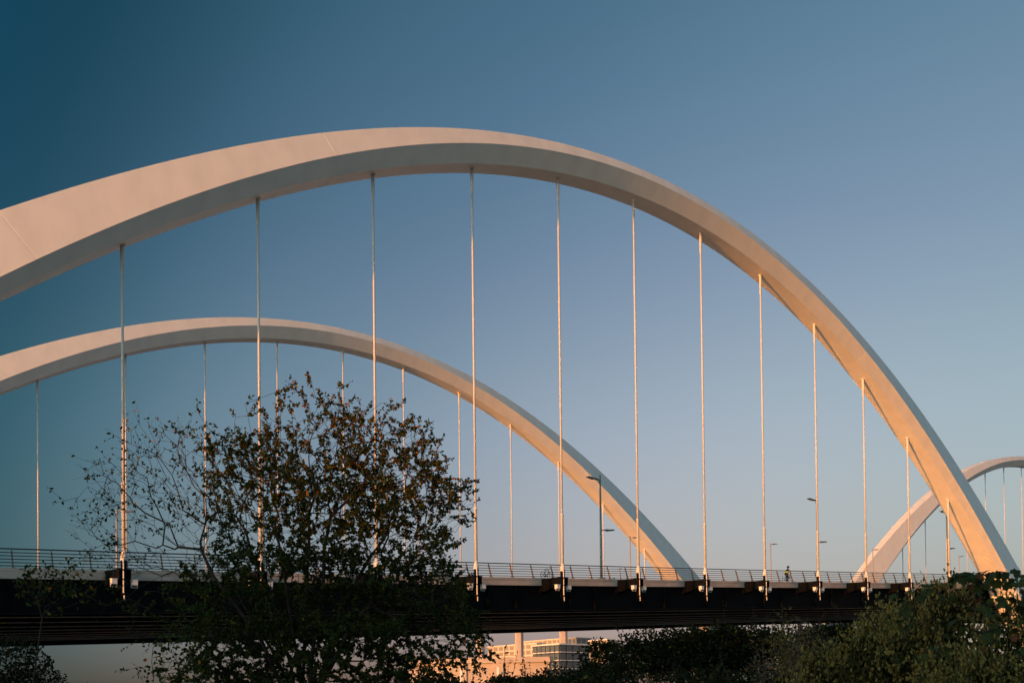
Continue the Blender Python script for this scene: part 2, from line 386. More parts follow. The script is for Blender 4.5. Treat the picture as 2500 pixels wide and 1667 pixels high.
# ------------------------------------------------------------------ floodlights under the outriggers
def floodlight(x, z, s, label):
    t = thing('floodlight', (x, -.02, z), label, 'floodlight', 'floodlights below the hangers')
    MB().prism([(-.17, -.13), (.17, -.16), (.17, .17), (-.17, .17)], 'x', -.16, .16).build('housing', M['flood'], t)
    MB().box(-.2, .2, -.2, .2, .173, .2).build('visor', M['flood'], t)
    MB().box(-.13, .13, -.12, .12, -.185, -.165).build('lens', M['lens'], t)
    MB().tube([(-.19, 0, .02), (-.19, 0, -.28), (.19, 0, -.28), (.19, 0, .02)], .022, 6).build('yoke', M['flood'], t)
    MB().tube([(0, 0, -.28), (-s*.22, .1, -.3)], .03, 6).build('bracket', M['navy'], t)
    return t
for i in range(1, 13):
    for s in (-1, 1):
        side = 'left' if s < 0 else 'right'
        w = ORD[i-1]+' thick hanger from the left' if i < 12 else 'shortest thick hanger'
        floodlight(i*S+s*.62, zdeck(i)-1.32, s, 'white floodlight just %s of the base of the %s' % (side, w))
#@@REST
ROWH = 9.6
# ------------------------------------------------------------------ places seen from the bank
def at(px, D, z=None, py=None):
    """a point D metres in front of the viewpoint, towards column px of the 2500-wide picture"""
    p = CAM+fwd*D+rgt*((px-1250)/2587.5*D)
    zz = 1.7+(1717-py)/2587.5*D if py is not None else (terrain(p.x, p.y) if z is None else z)
    return Vector((p.x, p.y, zz))

# ------------------------------------------------------------------ concrete pier behind the far edge of the deck
PD = 186.0
def px_w(px0, px1, D): return (px1-px0)/2587.5*D
pier = thing('concrete_pier', (0, 0, 0), 'sunlit pink concrete pier wall with three columns seen below the deck', 'pier')
a_ = at(1040, PD, 0); az_p = math.atan2(rgt.y, rgt.x)-.10
pier.location = a_; pier.rotation_euler[2] = az_p
zt = 1.7+(1717-1604)/2587.5*PD; ln = px_w(1010, 1312, PD)
MB().box(-3, ln, 0, 5, -3, zt-.95).build('wall', M['pier'], pier)
MB().box(-3.2, ln+.2, -.55, 5.5, zt-.948, zt-.28).build('ledge', M['pier'], pier)
MB().box(-3.0, ln+.05, -.3, 5.3, zt-.278, zt).build('coping', M['pier'], pier)
for px in (1128, 1218):
    u = px_w(1040, px, PD); MB().box(u-.9, u+.9, -.32, -.004, -3, zt-.96).build('pilaster', M['pier'], pier)
    MB().box(u-.22, u+.22, -.40, -.324, zt-5.2, zt-1.7).build('strip', M['flood'], pier)
for px in (1172, 1268):
    u = px_w(1040, px, PD); h = .70
    MB().prism([(-h*1.0, -h*.5), (-h*.5, -h), (h*.55, -h), (h, -h*.5), (h, h), (-h, h)], 'z', zt-.01, zt+9.5).build('column', M['pier'], pier, loc=(u, 1.4, 0))
MB().box(px_w(1040, 1150, PD), px_w(1040, 1300, PD), .5, 2.3, zt+7.6, zt+9.4).build('crossbeam', M['pier'], pier)

# ------------------------------------------------------------------ far buildings
M['cream'] = mat('cream_render', (.62, .55, .47), .8, .2, var=.08, scale=.2)
M['greyw'] = mat('grey_panel', (.32, .31, .31), .7, .3)
M['bwhite'] = mat('white_band', (.72, .68, .64), .7, .3)
M['dark'] = mat('dark_cladding', (.035, .045, .06), .5, .4)
M['glass'] = mat('window_glass', (.10, .12, .13), .08, .7)
M['glassw'] = mat('pale_window_glass', (.34, .28, .2), .15, .6)
def block(name, label, pxl, pxc, pxr, pytop, D, wall, glass, bands, floors, colsL, colsR, roof=None, fh=3.3, sill=.16):
    """box with a -X face (left of the corner column pxc) and a -Y face (right of it)"""
    c = at(pxc, D, 0)
    def ray(px): return (fwd+rgt*((px-1250)/2587.5))
    def onx(px): v = ray(px); t = (c.x-CAM.x)/v.x; return CAM.y+t*v.y
    def ony(px): v = ray(px); t = (c.y-CAM.y)/v.y; return CAM.x+t*v.x
    yl = onx(pxl); xr = ony(pxr); H = 1.7+(1717-pytop)/2587.5*D
    LY = yl-c.y; LX = xr-c.x
    t = thing(name, (c.x, c.y, 0), label, 'building')
    MB().box(0, LX, 0, LY, -3, H-.6).build('wall', wall, t)
    MB().box(-.5, LX+.5, -.5, LY+.5, H-.598, H).build('roof', roof or bands, t)
    for f in range(floors):
        z1 = H-.9-f*fh; z0 = z1-fh*.72
        for n_, L, face in ((colsL, LY, 'x'), (colsR, LX, 'y')):
            w = L/n_ if n_ else 0
            for k in range(n_):
                a, b = k*w+w*.12, (k+1)*w-w*.12
                fr = MB()
                if face == 'x': fr.box(-.12, -.005, a, b, z0, z1)
                else: fr.box(a, b, -.12, -.005, z0, z1)
                o = fr.build('window', glass, t)
                if bands is not None:
                    sb = MB()
                    if face == 'x': sb.box(-.3, -.006, a-w*.04, b+w*.04, z0-.35, z0-.02)
                    else: sb.box(a-w*.04, b+w*.04, -.3, -.006, z0-.35, z0-.02)
                    sb.build('sill', bands, o)
    return t
block('apartment_block', 'cream apartment block with a grid of pale windows beyond the pier', 1192, 1312, 1330, 1568, 560, M['cream'], M['glassw'], M['bwhite'], 4, 9, 2, fh=3.0)
block('glass_building', 'dark glass building with a white roof edge beyond the shrubs', 1302, 1367, 1431, 1570, 420, M['dark'], M['glass'], M['bwhite'], 4, 6, 4)
block('cream_building', 'cream stepped roof building rising behind the dark glass building', 1262, 1372, 1392, 1558, 640, M['cream'], M['glassw'], M['bwhite'], 3, 10, 2)
block('grey_building', 'plain grey building right of the dark glass building', 1388, 1408, 1444, 1556, 600, M['greyw'], M['glass'], None, 2, 2, 3, M['greyw'])
block('white_banded_building', 'white banded building at the edge of the shrubs', 1440, 1484, 1510, 1561, 520, M['greyw'], M['glassw'], M['bwhite'], 3, 5, 2)
c = at(1377, 470, 0); t = thing('bridge_pier', (c.x, c.y, 0), 'pink concrete column rising behind the dark glass building', 'column', None, az_p)
MB().prism([(-1.75, -.9), (-.9, -1.75), (.95, -1.75), (1.75, -.9), (1.75, 1.75), (-1.75, 1.75)], 'z', -3, 44).build('shaft', M['pier'], t)
MB().box(-2.6, 2.6, -2.4, 2.4, 44.003, 46).build('capital', M['pier'], t)
# small far house roof and crane at the bottom left
c = at(188, 420, 0); t = thing('hut', (c.x, c.y, 0), 'small dark roof poking up at the bottom left under the deck', 'building')
MB().box(-4, 4, -4, 4, -3, 8.8).build('wall', M['dark'], t)
MB().prism([(-4.6, 8.8), (4.6, 8.8), (3.2, 10.8), (-2.4, 10.8)], 'y', -4.4, 4.4).build('roof', M['dark'], t)
c = at(214, 420, 0); t = thing('crane', (c.x, c.y, 0), 'tiny lattice crane mast at the bottom left under the deck', 'crane')
for sx in (-1, 1):
    for sy in (-1, 1): MB().tube([(sx*.9, sy*.9, -2), (0, 0, 12.6)], .12, 4).build('mast_leg', M['dark'], t)
for k in range(7):
    z = 3+k*1.3; w = .9*(1-(z+2)/14.6); z2 = z+1.3; w2 = .9*(1-(z2+2)/14.6)
    MB().tube([(-w, -w, z), (w2, -w2, z2)], .07, 4).build('lattice_brace', M['dark'], t)

# ------------------------------------------------------------------ bicycles and the cyclist
M['tyre'] = mat('tyre_rubber', (.015, .015, .015), .8)
M['bike'] = mat('bicycle_paint', (.03, .03, .035), .4)
M['hivis'] = mat('hi_vis_fabric', (.55, .62, .05), .8)
M['cloth'] = mat('dark_clothing', (.02, .02, .025), .9)
M['skin'] = mat('skin', (.35, .2, .14), .6)
def bicycle(loc, rz, label):
    t = thing('bicycle', loc, label, 'bicycle', None, rz)
    for x in (-.52, .52):
        pts = [(x+.33*math.cos(a), 0, .34+.33*math.sin(a)) for a in np.linspace(0, 2*math.pi, 25)]
        wl = MB().tube(pts, .022, 6, False).build('wheel', M['tyre'], t)
        for a in np.linspace(0, math.pi, 5)[:-1]:
            MB().tube([(x+.32*math.cos(a), 0, .34+.32*math.sin(a)), (x-.32*math.cos(a), 0, .34-.32*math.sin(a))], .004, 3).build('spoke', M['bike'], wl)
    for k, (a, b) in enumerate([((-.52, 0, .34), (-.08, 0, .30)), ((-.08, 0, .30), (-.2, 0, .82)), ((-.18, 0, .78), (.38, 0, .82)), ((-.08, 0, .30), (.39, 0, .76)), ((-.52, 0, .34), (-.18, 0, .76)), ((.52, 0, .34), (.36, 0, .95))]):
        MB().tube([a, b], .02, 6).build('frame_tube', M['bike'], t)
    MB().tube([(.3, -.3, 1.0), (.4, -.25, 1.02), (.37, 0, .98), (.4, .25, 1.02), (.3, .3, 1.0)], .016, 6).build('handlebar', M['bike'], t)
    MB().prism([(-.34, -.07), (-.34, .07), (-.2, .06), (-.04, .02), (-.04, -.02), (-.2, -.06)], 'z', .84, .89).build('saddle', M['tyre'], t)
    MB().tube([(-.08, -.12, .3), (-.08, .12, .3)], .05, 8).build('crank', M['bike'], t)
    return t
def skin(name, J, E_, rad, m, parent):
    me = bpy.data.meshes.new(name); me.from_pydata(J, E_, []); me.materials.append(m)
    o = obj(name, me, parent); o.modifiers.new('skin', 'SKIN'); o.modifiers.new('sub', 'SUBSURF').levels = 1; o.modifiers['sub'].render_levels = 1
    bpy.context.view_layer.objects.active = o
    sv = me.skin_vertices[0].data if me.skin_vertices else None
    if sv:
        for k, r in enumerate(rad): sv[k].radius = (r, r)
        sv[0].use_root = True
    return o
ci = 8.92; cl = (ci*S, FASC+1.1, zdeck(ci)+CT-.06)
bicycle(cl, 0.0, 'bicycle ridden along the deck by the person in yellow')
per = thing('person', cl, 'cyclist in a yellow and black jacket and dark helmet riding away to the right', 'person')
J = [(-.18, 0, .95), (-.06, 0, 1.15), (.10, 0, 1.38), (.14, 0, 1.5), (.19, 0, 1.62),
     (.10, .19, 1.38), (.24, .25, 1.16), (.36, .24, 1.04), (.10, -.19, 1.38), (.24, -.25, 1.16), (.36, -.24, 1.04),
     (-.18, .10, .92), (.14, .11, .72), (-.02, .12, .30), (.1, .12, .24), (-.18, -.10, .92), (.06, -.11, .58), (-.12, -.12, .18), (0, -.12, .12)]
E_ = [(0, 1), (1, 2), (2, 3), (3, 4), (2, 5), (5, 6), (6, 7), (2, 8), (8, 9), (9, 10), (0, 11), (11, 12), (12, 13), (13, 14), (0, 15), (15, 16), (16, 17), (17, 18)]
rad = [.15, .15, .17, .06, .095, .075, .055, .04, .075, .055, .04, .11, .075, .055, .045, .11, .075, .055, .045]
skin('body', J, E_, rad, M['cloth'], per)
MB().tube([(-.15, 0, 1.0), (-.08, 0, 1.12), (-.02, 0, 1.2)], [.19, .2, .205], 12, False).build('jacket_band', M['hivis'], per, True)
for sy in (-1, 1):
    MB().tube([(.1, sy*.2, 1.38), (.17, sy*.23, 1.27), (.24, sy*.255, 1.16)], [.092, .08, .068], 8, False).build('sleeve', M['hivis'], per, True)
hm = MB(); hm.tube([(.06, 0, 1.66), (.1, 0, 1.72), (.2, 0, 1.75), (.3, 0, 1.72), (.34, 0, 1.66)], [.06, .105, .12, .1, .05], 10).build('helmet', M['cloth'], per, True)
pk = 5.12
bicycle((pk*S, FASC+1.0, zdeck(pk)+CT-.06), .25, 'parked dark bicycle on the deck just right of the fifth thick hanger')
sk = 6.07; t = thing('kick_scooter', (sk*S, FASC+.9, zdeck(sk)+CT-.06), 'parked kick scooter on the deck just right of the sixth thick hanger', 'scooter')
MB().box(-.45, .3, -.08, .08, .1, .14).build('foot_board', M['bike'], t)
MB().tube([(.36, 0, .12), (.26, 0, 1.12)], .028, 8).build('stem', M['lamp'], t)
MB().tube([(.26, -.24, 1.12), (.26, .24, 1.12)], .02, 6).build('handlebar', M['bike'], t)
for x in (-.5, .38):
    MB().tube([(x+.1*math.cos(a), 0, .11+.1*math.sin(a)) for a in np.linspace(0, 2*math.pi, 15)], .03, 6, False).build('wheel', M['tyre'], t)

# ------------------------------------------------------------------ vegetation
M['bark'] = mat('bark', (.05, .04, .032), .95, .1, var=.35, scale=6)
M['leaf'] = mat('green_leaf', (.036, .050, .011), .7, .12, island=.5, trans=.25)
M['leafy'] = mat('yellowing_leaf', (.17, .13, .02), .7, .12, island=.45, trans=.3)
M['leafo'] = mat('orange_leaf', (.34, .14, .025), .7, .12, island=.4, trans=.3)
M['shrub'] = mat('shrub_leaf', (.019, .021, .006), .7, .12, island=.55, trans=.2)
M['grounds'] = mat('groundsel_leaf', (.046, .043, .010), .7, .2, island=.5, trans=.2)
M['seed'] = mat('pale_seed_head', (.20, .155, .045), .9, .1, island=.4, trans=.2)
M['dry'] = mat('dry_plume', (.15, .105, .06), .9, .1, island=.4, trans=.2)
M['vine'] = mat('vine_leaf', (.036, .050, .014), .7, .12, island=.4, trans=.2)
M['rust'] = mat('rust_leaf', (.13, .045, .02), .7, .2, island=.4, trans=.2)
M['grass'] = mat('grass_blade', (.07, .08, .03), .8, .2, island=.5, trans=.2)

def grow(P, start, bf, jit=.035, sp=None):
    """balanced minimum spanning tree: P target points, start chain of trunk nodes"""
    nodes = [np.array(p, float) for p in start]; par = [-1]+list(range(len(start)-1)) if sp is None else list(sp)
    pl = [0.0]
    for k in range(1, len(start)): pl.append(pl[par[k]]+np.linalg.norm(nodes[k]-nodes[par[k]])*.5)
    P = np.array(P); n = len(P); best = np.full(n, 1e9); bi = np.zeros(n, int); alive = np.ones(n, bool)
    def upd(k):
        c = np.linalg.norm(P-nodes[k], axis=1)+bf*pl[k]; m = c < best; best[m] = c[m]; bi[m] = k
    for k in range(len(start)): upd(k)
    for _ in range(n):
        j = int(np.argmin(np.where(alive, best, 1e12))); alive[j] = False
        p0 = nodes[bi[j]]; d = P[j]-p0; L = np.linalg.norm(d); prev = bi[j]; ns = max(1, int(L/.28)); side = npr.normal(0, 1, 3)
        for q in range(1, ns+1):
            f = q/ns; x = p0+d*f+(side*L*.06*math.sin(math.pi*f) if ns > 1 else 0)+(npr.normal(0, jit, 3) if q < ns else 0)*min(1, L)
            nodes.append(x); par.append(prev); pl.append(pl[prev]+L/ns); prev = len(nodes)-1
            upd(prev)
    return np.array(nodes), np.array(par)
def skeleton(nodes, par, tip=.0035, ex=2.3, rmax=9):
    n = len(nodes); ch = [[] for _ in range(n)]
    for k in range(1, n):
        if par[k] >= 0: ch[par[k]].append(k)
    order = []; st = [0]
    while st:
        k = st.pop(); order.append(k); st += ch[k]
    r = np.zeros(n)
    for k in reversed(order):
        r[k] = tip if not ch[k] else sum(r[c]**ex for c in ch[k])**(1/ex)*1.005
    return ch, np.minimum(r, rmax)
def branches(nodes, par, ch, r, name, m, parent, nmin=3):
    mb = MB(); st = [(0, None)]
    while st:
        k, p = st.pop(); chain = [k] if p is None else [p, k]
        while ch[chain[-1]]:
            cs = sorted(ch[chain[-1]], key=lambda c: -r[c]); st += [(c, chain[-1]) for c in cs[1:]]; chain.append(cs[0])
        if len(chain) > 1:
            rr = [float(r[c]) for c in chain]
            if p is not None: rr[0] = rr[1]
            mb.tube([nodes[c] for c in chain], rr, 7 if max(rr) > .03 else (4 if max(rr) > .01 else nmin), False)
    return mb.build(name, m, parent, True)
class Leaves:
    def __init__(s): s.V = []; s.F = []; s.mi = []
    def add(s, p, d, nrm, L, w, mi=0, fold=.25):
        d = d/np.linalg.norm(d); sd_ = np.cross(d, nrm); sn = np.linalg.norm(sd_)
        if sn < 1e-4: sd_ = np.array([1., 0, 0]); sn = 1
        sd_ = sd_/sn; up = np.cross(sd_, d); k = len(s.V)
        s.V += [tuple(p), tuple(p+d*L*.38+sd_*w*.5+up*w*fold), tuple(p+d*L*.8+sd_*w*.3+up*w*fold*.6), tuple(p+d*L), tuple(p+d*L*.8-sd_*w*.3+up*w*fold*.6), tuple(p+d*L*.38-sd_*w*.5+up*w*fold)]
        s.F += [(k, k+1, k+2, k+3), (k, k+3, k+4, k+5)]; s.mi += [mi, mi]
    def build(s, name, mats, parent, kind=None):
        o = mesh(name, s.V, s.F, mats, parent); o.data.polygons.foreach_set('material_index', s.mi)
        if kind: o['kind'] = kind
        return o
def in_poly(x, y, poly):
    c = False; j = len(poly)-1
    for i in range(len(poly)):
        xi, yi = poly[i]; xj, yj = poly[j]
        if (yi > y) != (yj > y) and x < (xj-xi)*(y-yi)/(yj-yi)+xi: c = not c
        j = i
    return c
def rand_dir(): v = npr.normal(0, 1, 3); return v/np.linalg.norm(v)

# --- the leafy tree in front of the bridge: outline in metres (across, up) round its foot
TD = 18.0; K = TD/2587.5
OUT = [(225, 1110), (330, 1010), (395, 985), (520, 1055), (600, 1030), (650, 1010), (715, 985), (800, 938), (880, 955), (930, 1005), (1060, 995), (1095, 1030), (1085, 1090), (1130, 1150), (1200, 1165), (1170, 1235), (1135, 1260), (1135, 1360), (1165, 1450), (1235, 1560), (1235, 1605), (1120, 1625), (1050, 1700), (420, 1700), (330, 1560), (250, 1400), (205, 1335), (210, 1250), (225, 1180)]
outm = [((x-740)*K*(.92 if x > 740 else 1.0), 3.6+(1.7+(1717-y)*K-3.6)*(.91 if y < 1440 else .97)) for x, y in OUT]
base = at(740, TD)
tr = thing('leafy_tree', base, 'spreading half-bare tree with dark green and orange leaves before the bridge', 'tree')
ex_, ey_ = np.array([rgt.x, rgt.y, 0]), np.array([fwd.x, fwd.y, 0])
ey_ /= np.linalg.norm(ey_)
def tl(u, v, z): return ex_*u+ey_*v+np.array([0, 0, z-base.z])
pts = []
while len(pts) < 3300:
    u = npr.uniform(-4.0, 3.6); z = npr.uniform(1.3, 7.3)
    if not in_poly(u, z, outm): continue
    if u < -1.6:
        if z < 4.1 and npr.random() < .45: continue
        if npr.random() > .40: continue
    if z < 2.9 and (u < -1.9 or u > 2.2) and npr.random() < .6: continue
    rad_ = max(.2, 1-((u-.2)/3.7)**2); v = npr.normal(0, .8)*math.sqrt(rad_)
    pts.append(tl(u, v, z))
ST = [(0, 0, base.z-.2), (.0, .03, .7), (-.03, .02, 1.3)]; SP = [-1, 0, 1]
for (us, zs, vs) in [(-1.95, 4.75, -.3), (-1.5, 4.2, .5), (-1.15, 5.2, .25), (-.45, 5.2, -.35), (.15, 5.5, .3), (.65, 5.3, -.2), (1.35, 4.7, .35), (1.7, 4.0, -.4)]:
    prev = 2; x0 = npr.uniform(-.12, .12)
    for f in (.12, .26, .42, .58, .74, .88):
        ST.append((-.03+us*(f**1.25)+.05*npr.normal()*f+x0*(1-f), vs*f+.05*npr.normal(), 1.3+(zs-1.3)*(f**.92)+.03*npr.normal())); SP.append(prev); prev = len(ST)-1
nd, pr = grow(pts, [tl(*q) for q in ST], .42, sp=SP)
ch, rr = skeleton(nd, pr, .0036, 2.3)
branches(nd, pr, ch, rr, 'trunk', M['bark'], tr)
# fine twigs and leaves
tw = MB(); lv = Leaves()
for k in range(len(ST), len(nd)):
    if rr[k] > .014: continue
    p = nd[k]; u = float(p@ex_); z = p[2]+base.z; d0 = p-nd[pr[k]]; d0 = d0/max(1e-6, np.linalg.norm(d0))
    tipn = not ch[k]
    dens = 1.0
    if u < -1.9: dens = .10 if z > 3.9 else .22
    elif u < -.9: dens = .10+.7*(u+1.9)/1.0
    if z < 3.9 and -2.2 < u < 1.7: dens = max(dens, .8)*1.8
    if u > 1.9 and z > 3.6: dens *= .75
    if z > 6.0: dens *= .7
    for q in range(3 if tipn else 1):
        if npr.random() > (.9 if tipn else .42): continue
        d = d0*.8+rand_dir()*.65; d[2] += .1 if z > 3.4 else -.25; d /= np.linalg.norm(d); L = npr.uniform(.10, .36)*(1 if u > -1.5 else 1.3)
        e = p+d*L+rand_dir()*.02; mid = p+d*L*.5+rand_dir()*.02
        tw.tube([p, mid, e], [.0028, .0022, .0012], 3, False)
        nl = npr.poisson(23.0*dens*(L/.24))
        for _ in range(nl):
            f = npr.uniform(.1, 1); b = p+(e-p)*f; ld = rand_dir()*.8+d*.4; ld[2] -= .35
            s_ = npr.uniform(.036, .070)
            hgt = min(1, (z-4.5)/2.2+(u-.4)*.16)
            x = npr.random(); cl_ = .5+.5*math.sin(p[0]*3.1+1.3)*math.sin(p[1]*2.7)*math.sin(z*3.3)
            hq = max(0, hgt); a2 = (.008+.16*hq**1.4)*(.2+1.6*cl_); a1 = a2+.03+.14*hq*(.3+1.4*cl_)
            lv.add(b, ld, rand_dir(), s_, s_*npr.uniform(.5, .72), 2 if x < a2 else (1 if x < a1 else 0))
print('tree leaves', len(lv.F)//2, 'nodes', len(nd))
tw.build('twigs', M['bark'], tr)['kind'] = 'stuff'
lv.build('crown', [M['leaf'], M['leafy'], M['leafo']], tr, 'stuff')

# --- smaller woody plants built the same way
def small_tree(px, D, pytop, width, label, name='young_tree', n=420, leafs=4.0, lean=0.0, mats=('leaf', 'leafy', 'leafo'), ysq=1.0, lo=.25, s0=.055, stem=None):
    b = at(px, D); top = 1.7+(1717-pytop)/2587.5*D; H = top-b.z
    t = thing(name, b, label, 'tree' if 'tree' in name else 'shrub')
    P = []
    while len(P) < n:
        q = npr.normal(0, 1, 3); q /= np.linalg.norm(q); q *= npr.random()**.45
        z = H*(lo+(1-lo)*.5*(1+q[2])); P.append(ex_*(q[0]*width*.5+lean*z/H)+ey_*(q[1]*width*.42)+np.array([0, 0, z]))
    st = [np.array([0, 0, -.2])]+[ex_*lean*f*.8+np.array([0, 0, H*f]) for f in ([.12, .25, .4] if stem is None else stem)]
    nd, pr = grow(P, st, .5); ch, rr = skeleton(nd, pr, .003, 2.3)
    branches(nd, pr, ch, rr, 'trunk', M['bark'], t)
    lv = Leaves()
    for k in range(5, len(nd)):
        if rr[k] > .011: continue
        for _ in range(npr.poisson(leafs*(1.6 if not ch[k] else .6))):
            ld = rand_dir(); ld[2] -= .3; s_ = npr.uniform(s0, s0*1.6); x = npr.random()
            lv.add(nd[k]+rand_dir()*.10, ld, rand_dir(), s_, s_*npr.uniform(.45, .7), 2 if x < .05 else (1 if x < .16 else 0))
    lv.build('crown', [M[m] for m in mats], t, 'stuff')
    return t
small_tree(445, 16.5, 1520, 1.15, 'slender leafy tree with a leaning trunk at the lower left of the big tree', n=260, leafs=3.5, lean=-.1)
small_tree(30, 15, 1352, 1.05, 'thin sapling top of dark leaves before the deck at far left', name='sapling_tree', n=70, leafs=4.5, lo=.8, stem=[.3, .6, .78], lean=.68)
small_tree(15, 20, 1540, 2.3, 'dark feathery tree at the bottom left corner', name='feathery_tree', n=750, leafs=14, mats=('shrub', 'shrub', 'shrub'), s0=.05)

# --- shrub masses on the bank
def shrub_mesh(seed, R_, H, n, ls, sprigs=14, mi_p=(.0, .0), flowers=0, lumps=9, lr=1.0):
    g = np.random.default_rng(seed); L = Leaves()
    C = [np.array([g.normal(0, R_*.42), g.normal(0, R_*.42), H*g.uniform(.35, .72)]) for _ in range(lumps)]
    Rl = [R_*g.uniform(.32, .55)*lr for _ in C]
    if lr < 1: C = [c*np.array([1.25, 1.25, 1])+np.array([0, 0, g.uniform(-.4, .1)*H-.30*H*(math.hypot(c[0], c[1])/R_)**2]) for c in C]
    for k in range(n):
        j = int(g.integers(len(C))); v = g.normal(0, 1, 3); v /= np.linalg.norm(v)
        if v[2] < -.5: v[2] *= -1
        rr_ = Rl[j]*(g.random()**.28)*(1+.12*math.sin(7*v[0]+seed)+.1*math.sin(9*v[1]))
        p = C[j]+v*rr_*np.array([1, 1, min(1.2, H/R_*.6)])
        if p[2] < 0: continue
        d = v*.6+g.normal(0, .6, 3); d[2] -= .2; s_ = g.uniform(.7, 1.35)*ls; x = g.random()
        L.add(p, d, g.normal(0, 1, 3)+np.array([0, 0, .8]), s_, s_*g.uniform(.45, .7), 2 if x < mi_p[0] else (1 if x < mi_p[1] else 0))
        if flowers and rr_ > Rl[j]*.8 and v[2] > -.1 and g.random() < flowers:
            for _ in range(7):
                q = p+v*.05+g.normal(0, .035, 3); L.add(q, g.normal(0, 1, 3)+v, g.normal(0, 1, 3), .027, .02, 1)
    tw_ = MB()
    for k in range(sprigs):
        a = g.uniform(0, 2*math.pi); r0 = R_*g.uniform(.1, .75); b = np.array([math.cos(a)*r0*.5, math.sin(a)*r0*.5, 0.]); e = np.array([math.cos(a)*r0*1.1, math.sin(a)*r0*1.1, H*g.uniform(.9, 1.22)])
        m_ = (b+e)/2+np.array([0, 0, .12*H]); tw_.tube([b, m_, e], [.012, .008, .003], 4, False)
        for f in np.linspace(.55, 1, 12):
            q = m_+(e-m_)*((f-.5)*2) if f > .5 else m_
            L.add(q, g.normal(0, .7, 3)+np.array([0, 0, .1]), g.normal(0, 1, 3), ls*g.uniform(.7, 1.2), ls*.5, 0)
    return L, tw_
def shrub_data(seed, mats, **kw):
    L, t_ = shrub_mesh(seed, **kw)
    top = float(np.percentile(np.array(L.V)[:, 2], 99.3 if kw.get('lr', 1) == 1 else 99.95))
    o = L.build('foliage', [M[m] for m in mats], None); s_ = t_.build('stems', M['bark'], None)
    d = (o.data, s_.data, top); bpy.data.objects.remove(o); bpy.data.objects.remove(s_); return d
HED = [shrub_data(k, ('shrub', 'leafy', 'rust'), R_=1.7, H=1.9, n=7500, ls=.085, sprigs=7, mi_p=(.006, .05)) for k in (11, 12, 13)]
GRO = [shrub_data(k, ('grounds', 'seed', 'rust'), R_=1.0, H=1.7, n=15000, ls=.042, sprigs=0, mi_p=(.002, .03), flowers=.4, lumps=34, lr=.55) for k in (21, 22)]
def place_shrub(data, px, D, pytop, Hm, label, name, group, sc=None, rz=0.0, sxy=1.0):
    b = at(px, D); top = 1.7+(1717-pytop)/2587.5*D; s_ = (top-b.z)/data[2]
    t = thing(name, b, label, 'shrub', group, rz); t.scale = (s_*sxy, s_*sxy, s_)
    f = obj('foliage', data[0], t); f['kind'] = 'stuff'; s2 = obj('stems', data[1], t); s2['kind'] = 'stuff'
    return t
hs = [(1085, 25, 1662, 'lowest dark shrub at the left end of the bank, under the pier wall'), (1190, 24, 1640, 'dark shrub on the bank in front of the middle pier column'), (1290, 26, 1636, 'spiky dark shrub on the bank in front of the pier ledge'),
      (1385, 25, 1652, 'dark shrub on the bank in front of the dark glass building'), (1490, 27, 1612, 'rounded dark shrub hiding the right edge of the far buildings'), (1600, 28, 1548, 'tall dark shrub just right of the far buildings'),
      (1690, 27, 1532, 'dark shrub in the middle of the bank under the seventh hanger'), (1800, 28, 1530, 'dark shrub on the bank under the eighth hanger'), (1905, 27, 1536, 'dark shrub behind the dry plumes on the bank'),
      (2010, 26, 1540, 'dark shrub between the dry plumes and the seeding bushes'), (2110, 24, 1520, 'dark shrub behind the leftmost seeding bush')]
for k, (px, D, py, lab) in enumerate(hs):
    place_shrub(HED[k % 3], px, D, py, 1.85, lab, 'wild_shrub', 'dark shrubs along the bank', rz=k*1.7, sxy=1.05)
for k, (px, D, py, lab) in enumerate([(1230, 17, 1655, 'low dark shrub at the bottom edge in front of the pier wall'), (1480, 17, 1650, 'low weedy shrub at the bottom edge below the dark glass building'), (1740, 16, 1640, 'low weedy shrub at the bottom middle right'), (1960, 14, 1635, 'low dark shrub left of the seeding bushes at the bottom edge')]):
    place_shrub(HED[(k+1) % 3], px, D, py, 1.75, lab, 'low_shrub', 'low shrubs at the foot of the bank', rz=k*2.1, sxy=1.2)
for k, (px, D, py, lab) in enumerate([(2150, 11.5, 1556, 'leftmost olive bush covered in pale seed heads at lower right'), (2230, 10.5, 1468, 'tall olive bush with pale seed heads left of the corner bush'), (2330, 10, 1424, 'broad olive seeding bush below the near arch foot'), (2440, 9.6, 1430, 'olive seeding bush at the right edge below the vine'), (2480, 8.8, 1500, 'lower olive seeding bush in the bottom right corner'), (2360, 8.4, 1590, 'lowest olive seeding bush at the bottom edge under the vine'), (2285, 8.8, 1575, 'front olive seeding bush at the bottom right')]):
    place_shrub(GRO[k % 2], px, D, py, 1.7, lab, 'seeding_bush', 'pale seeding bushes at the lower right', rz=k*2.3, sxy=.60)

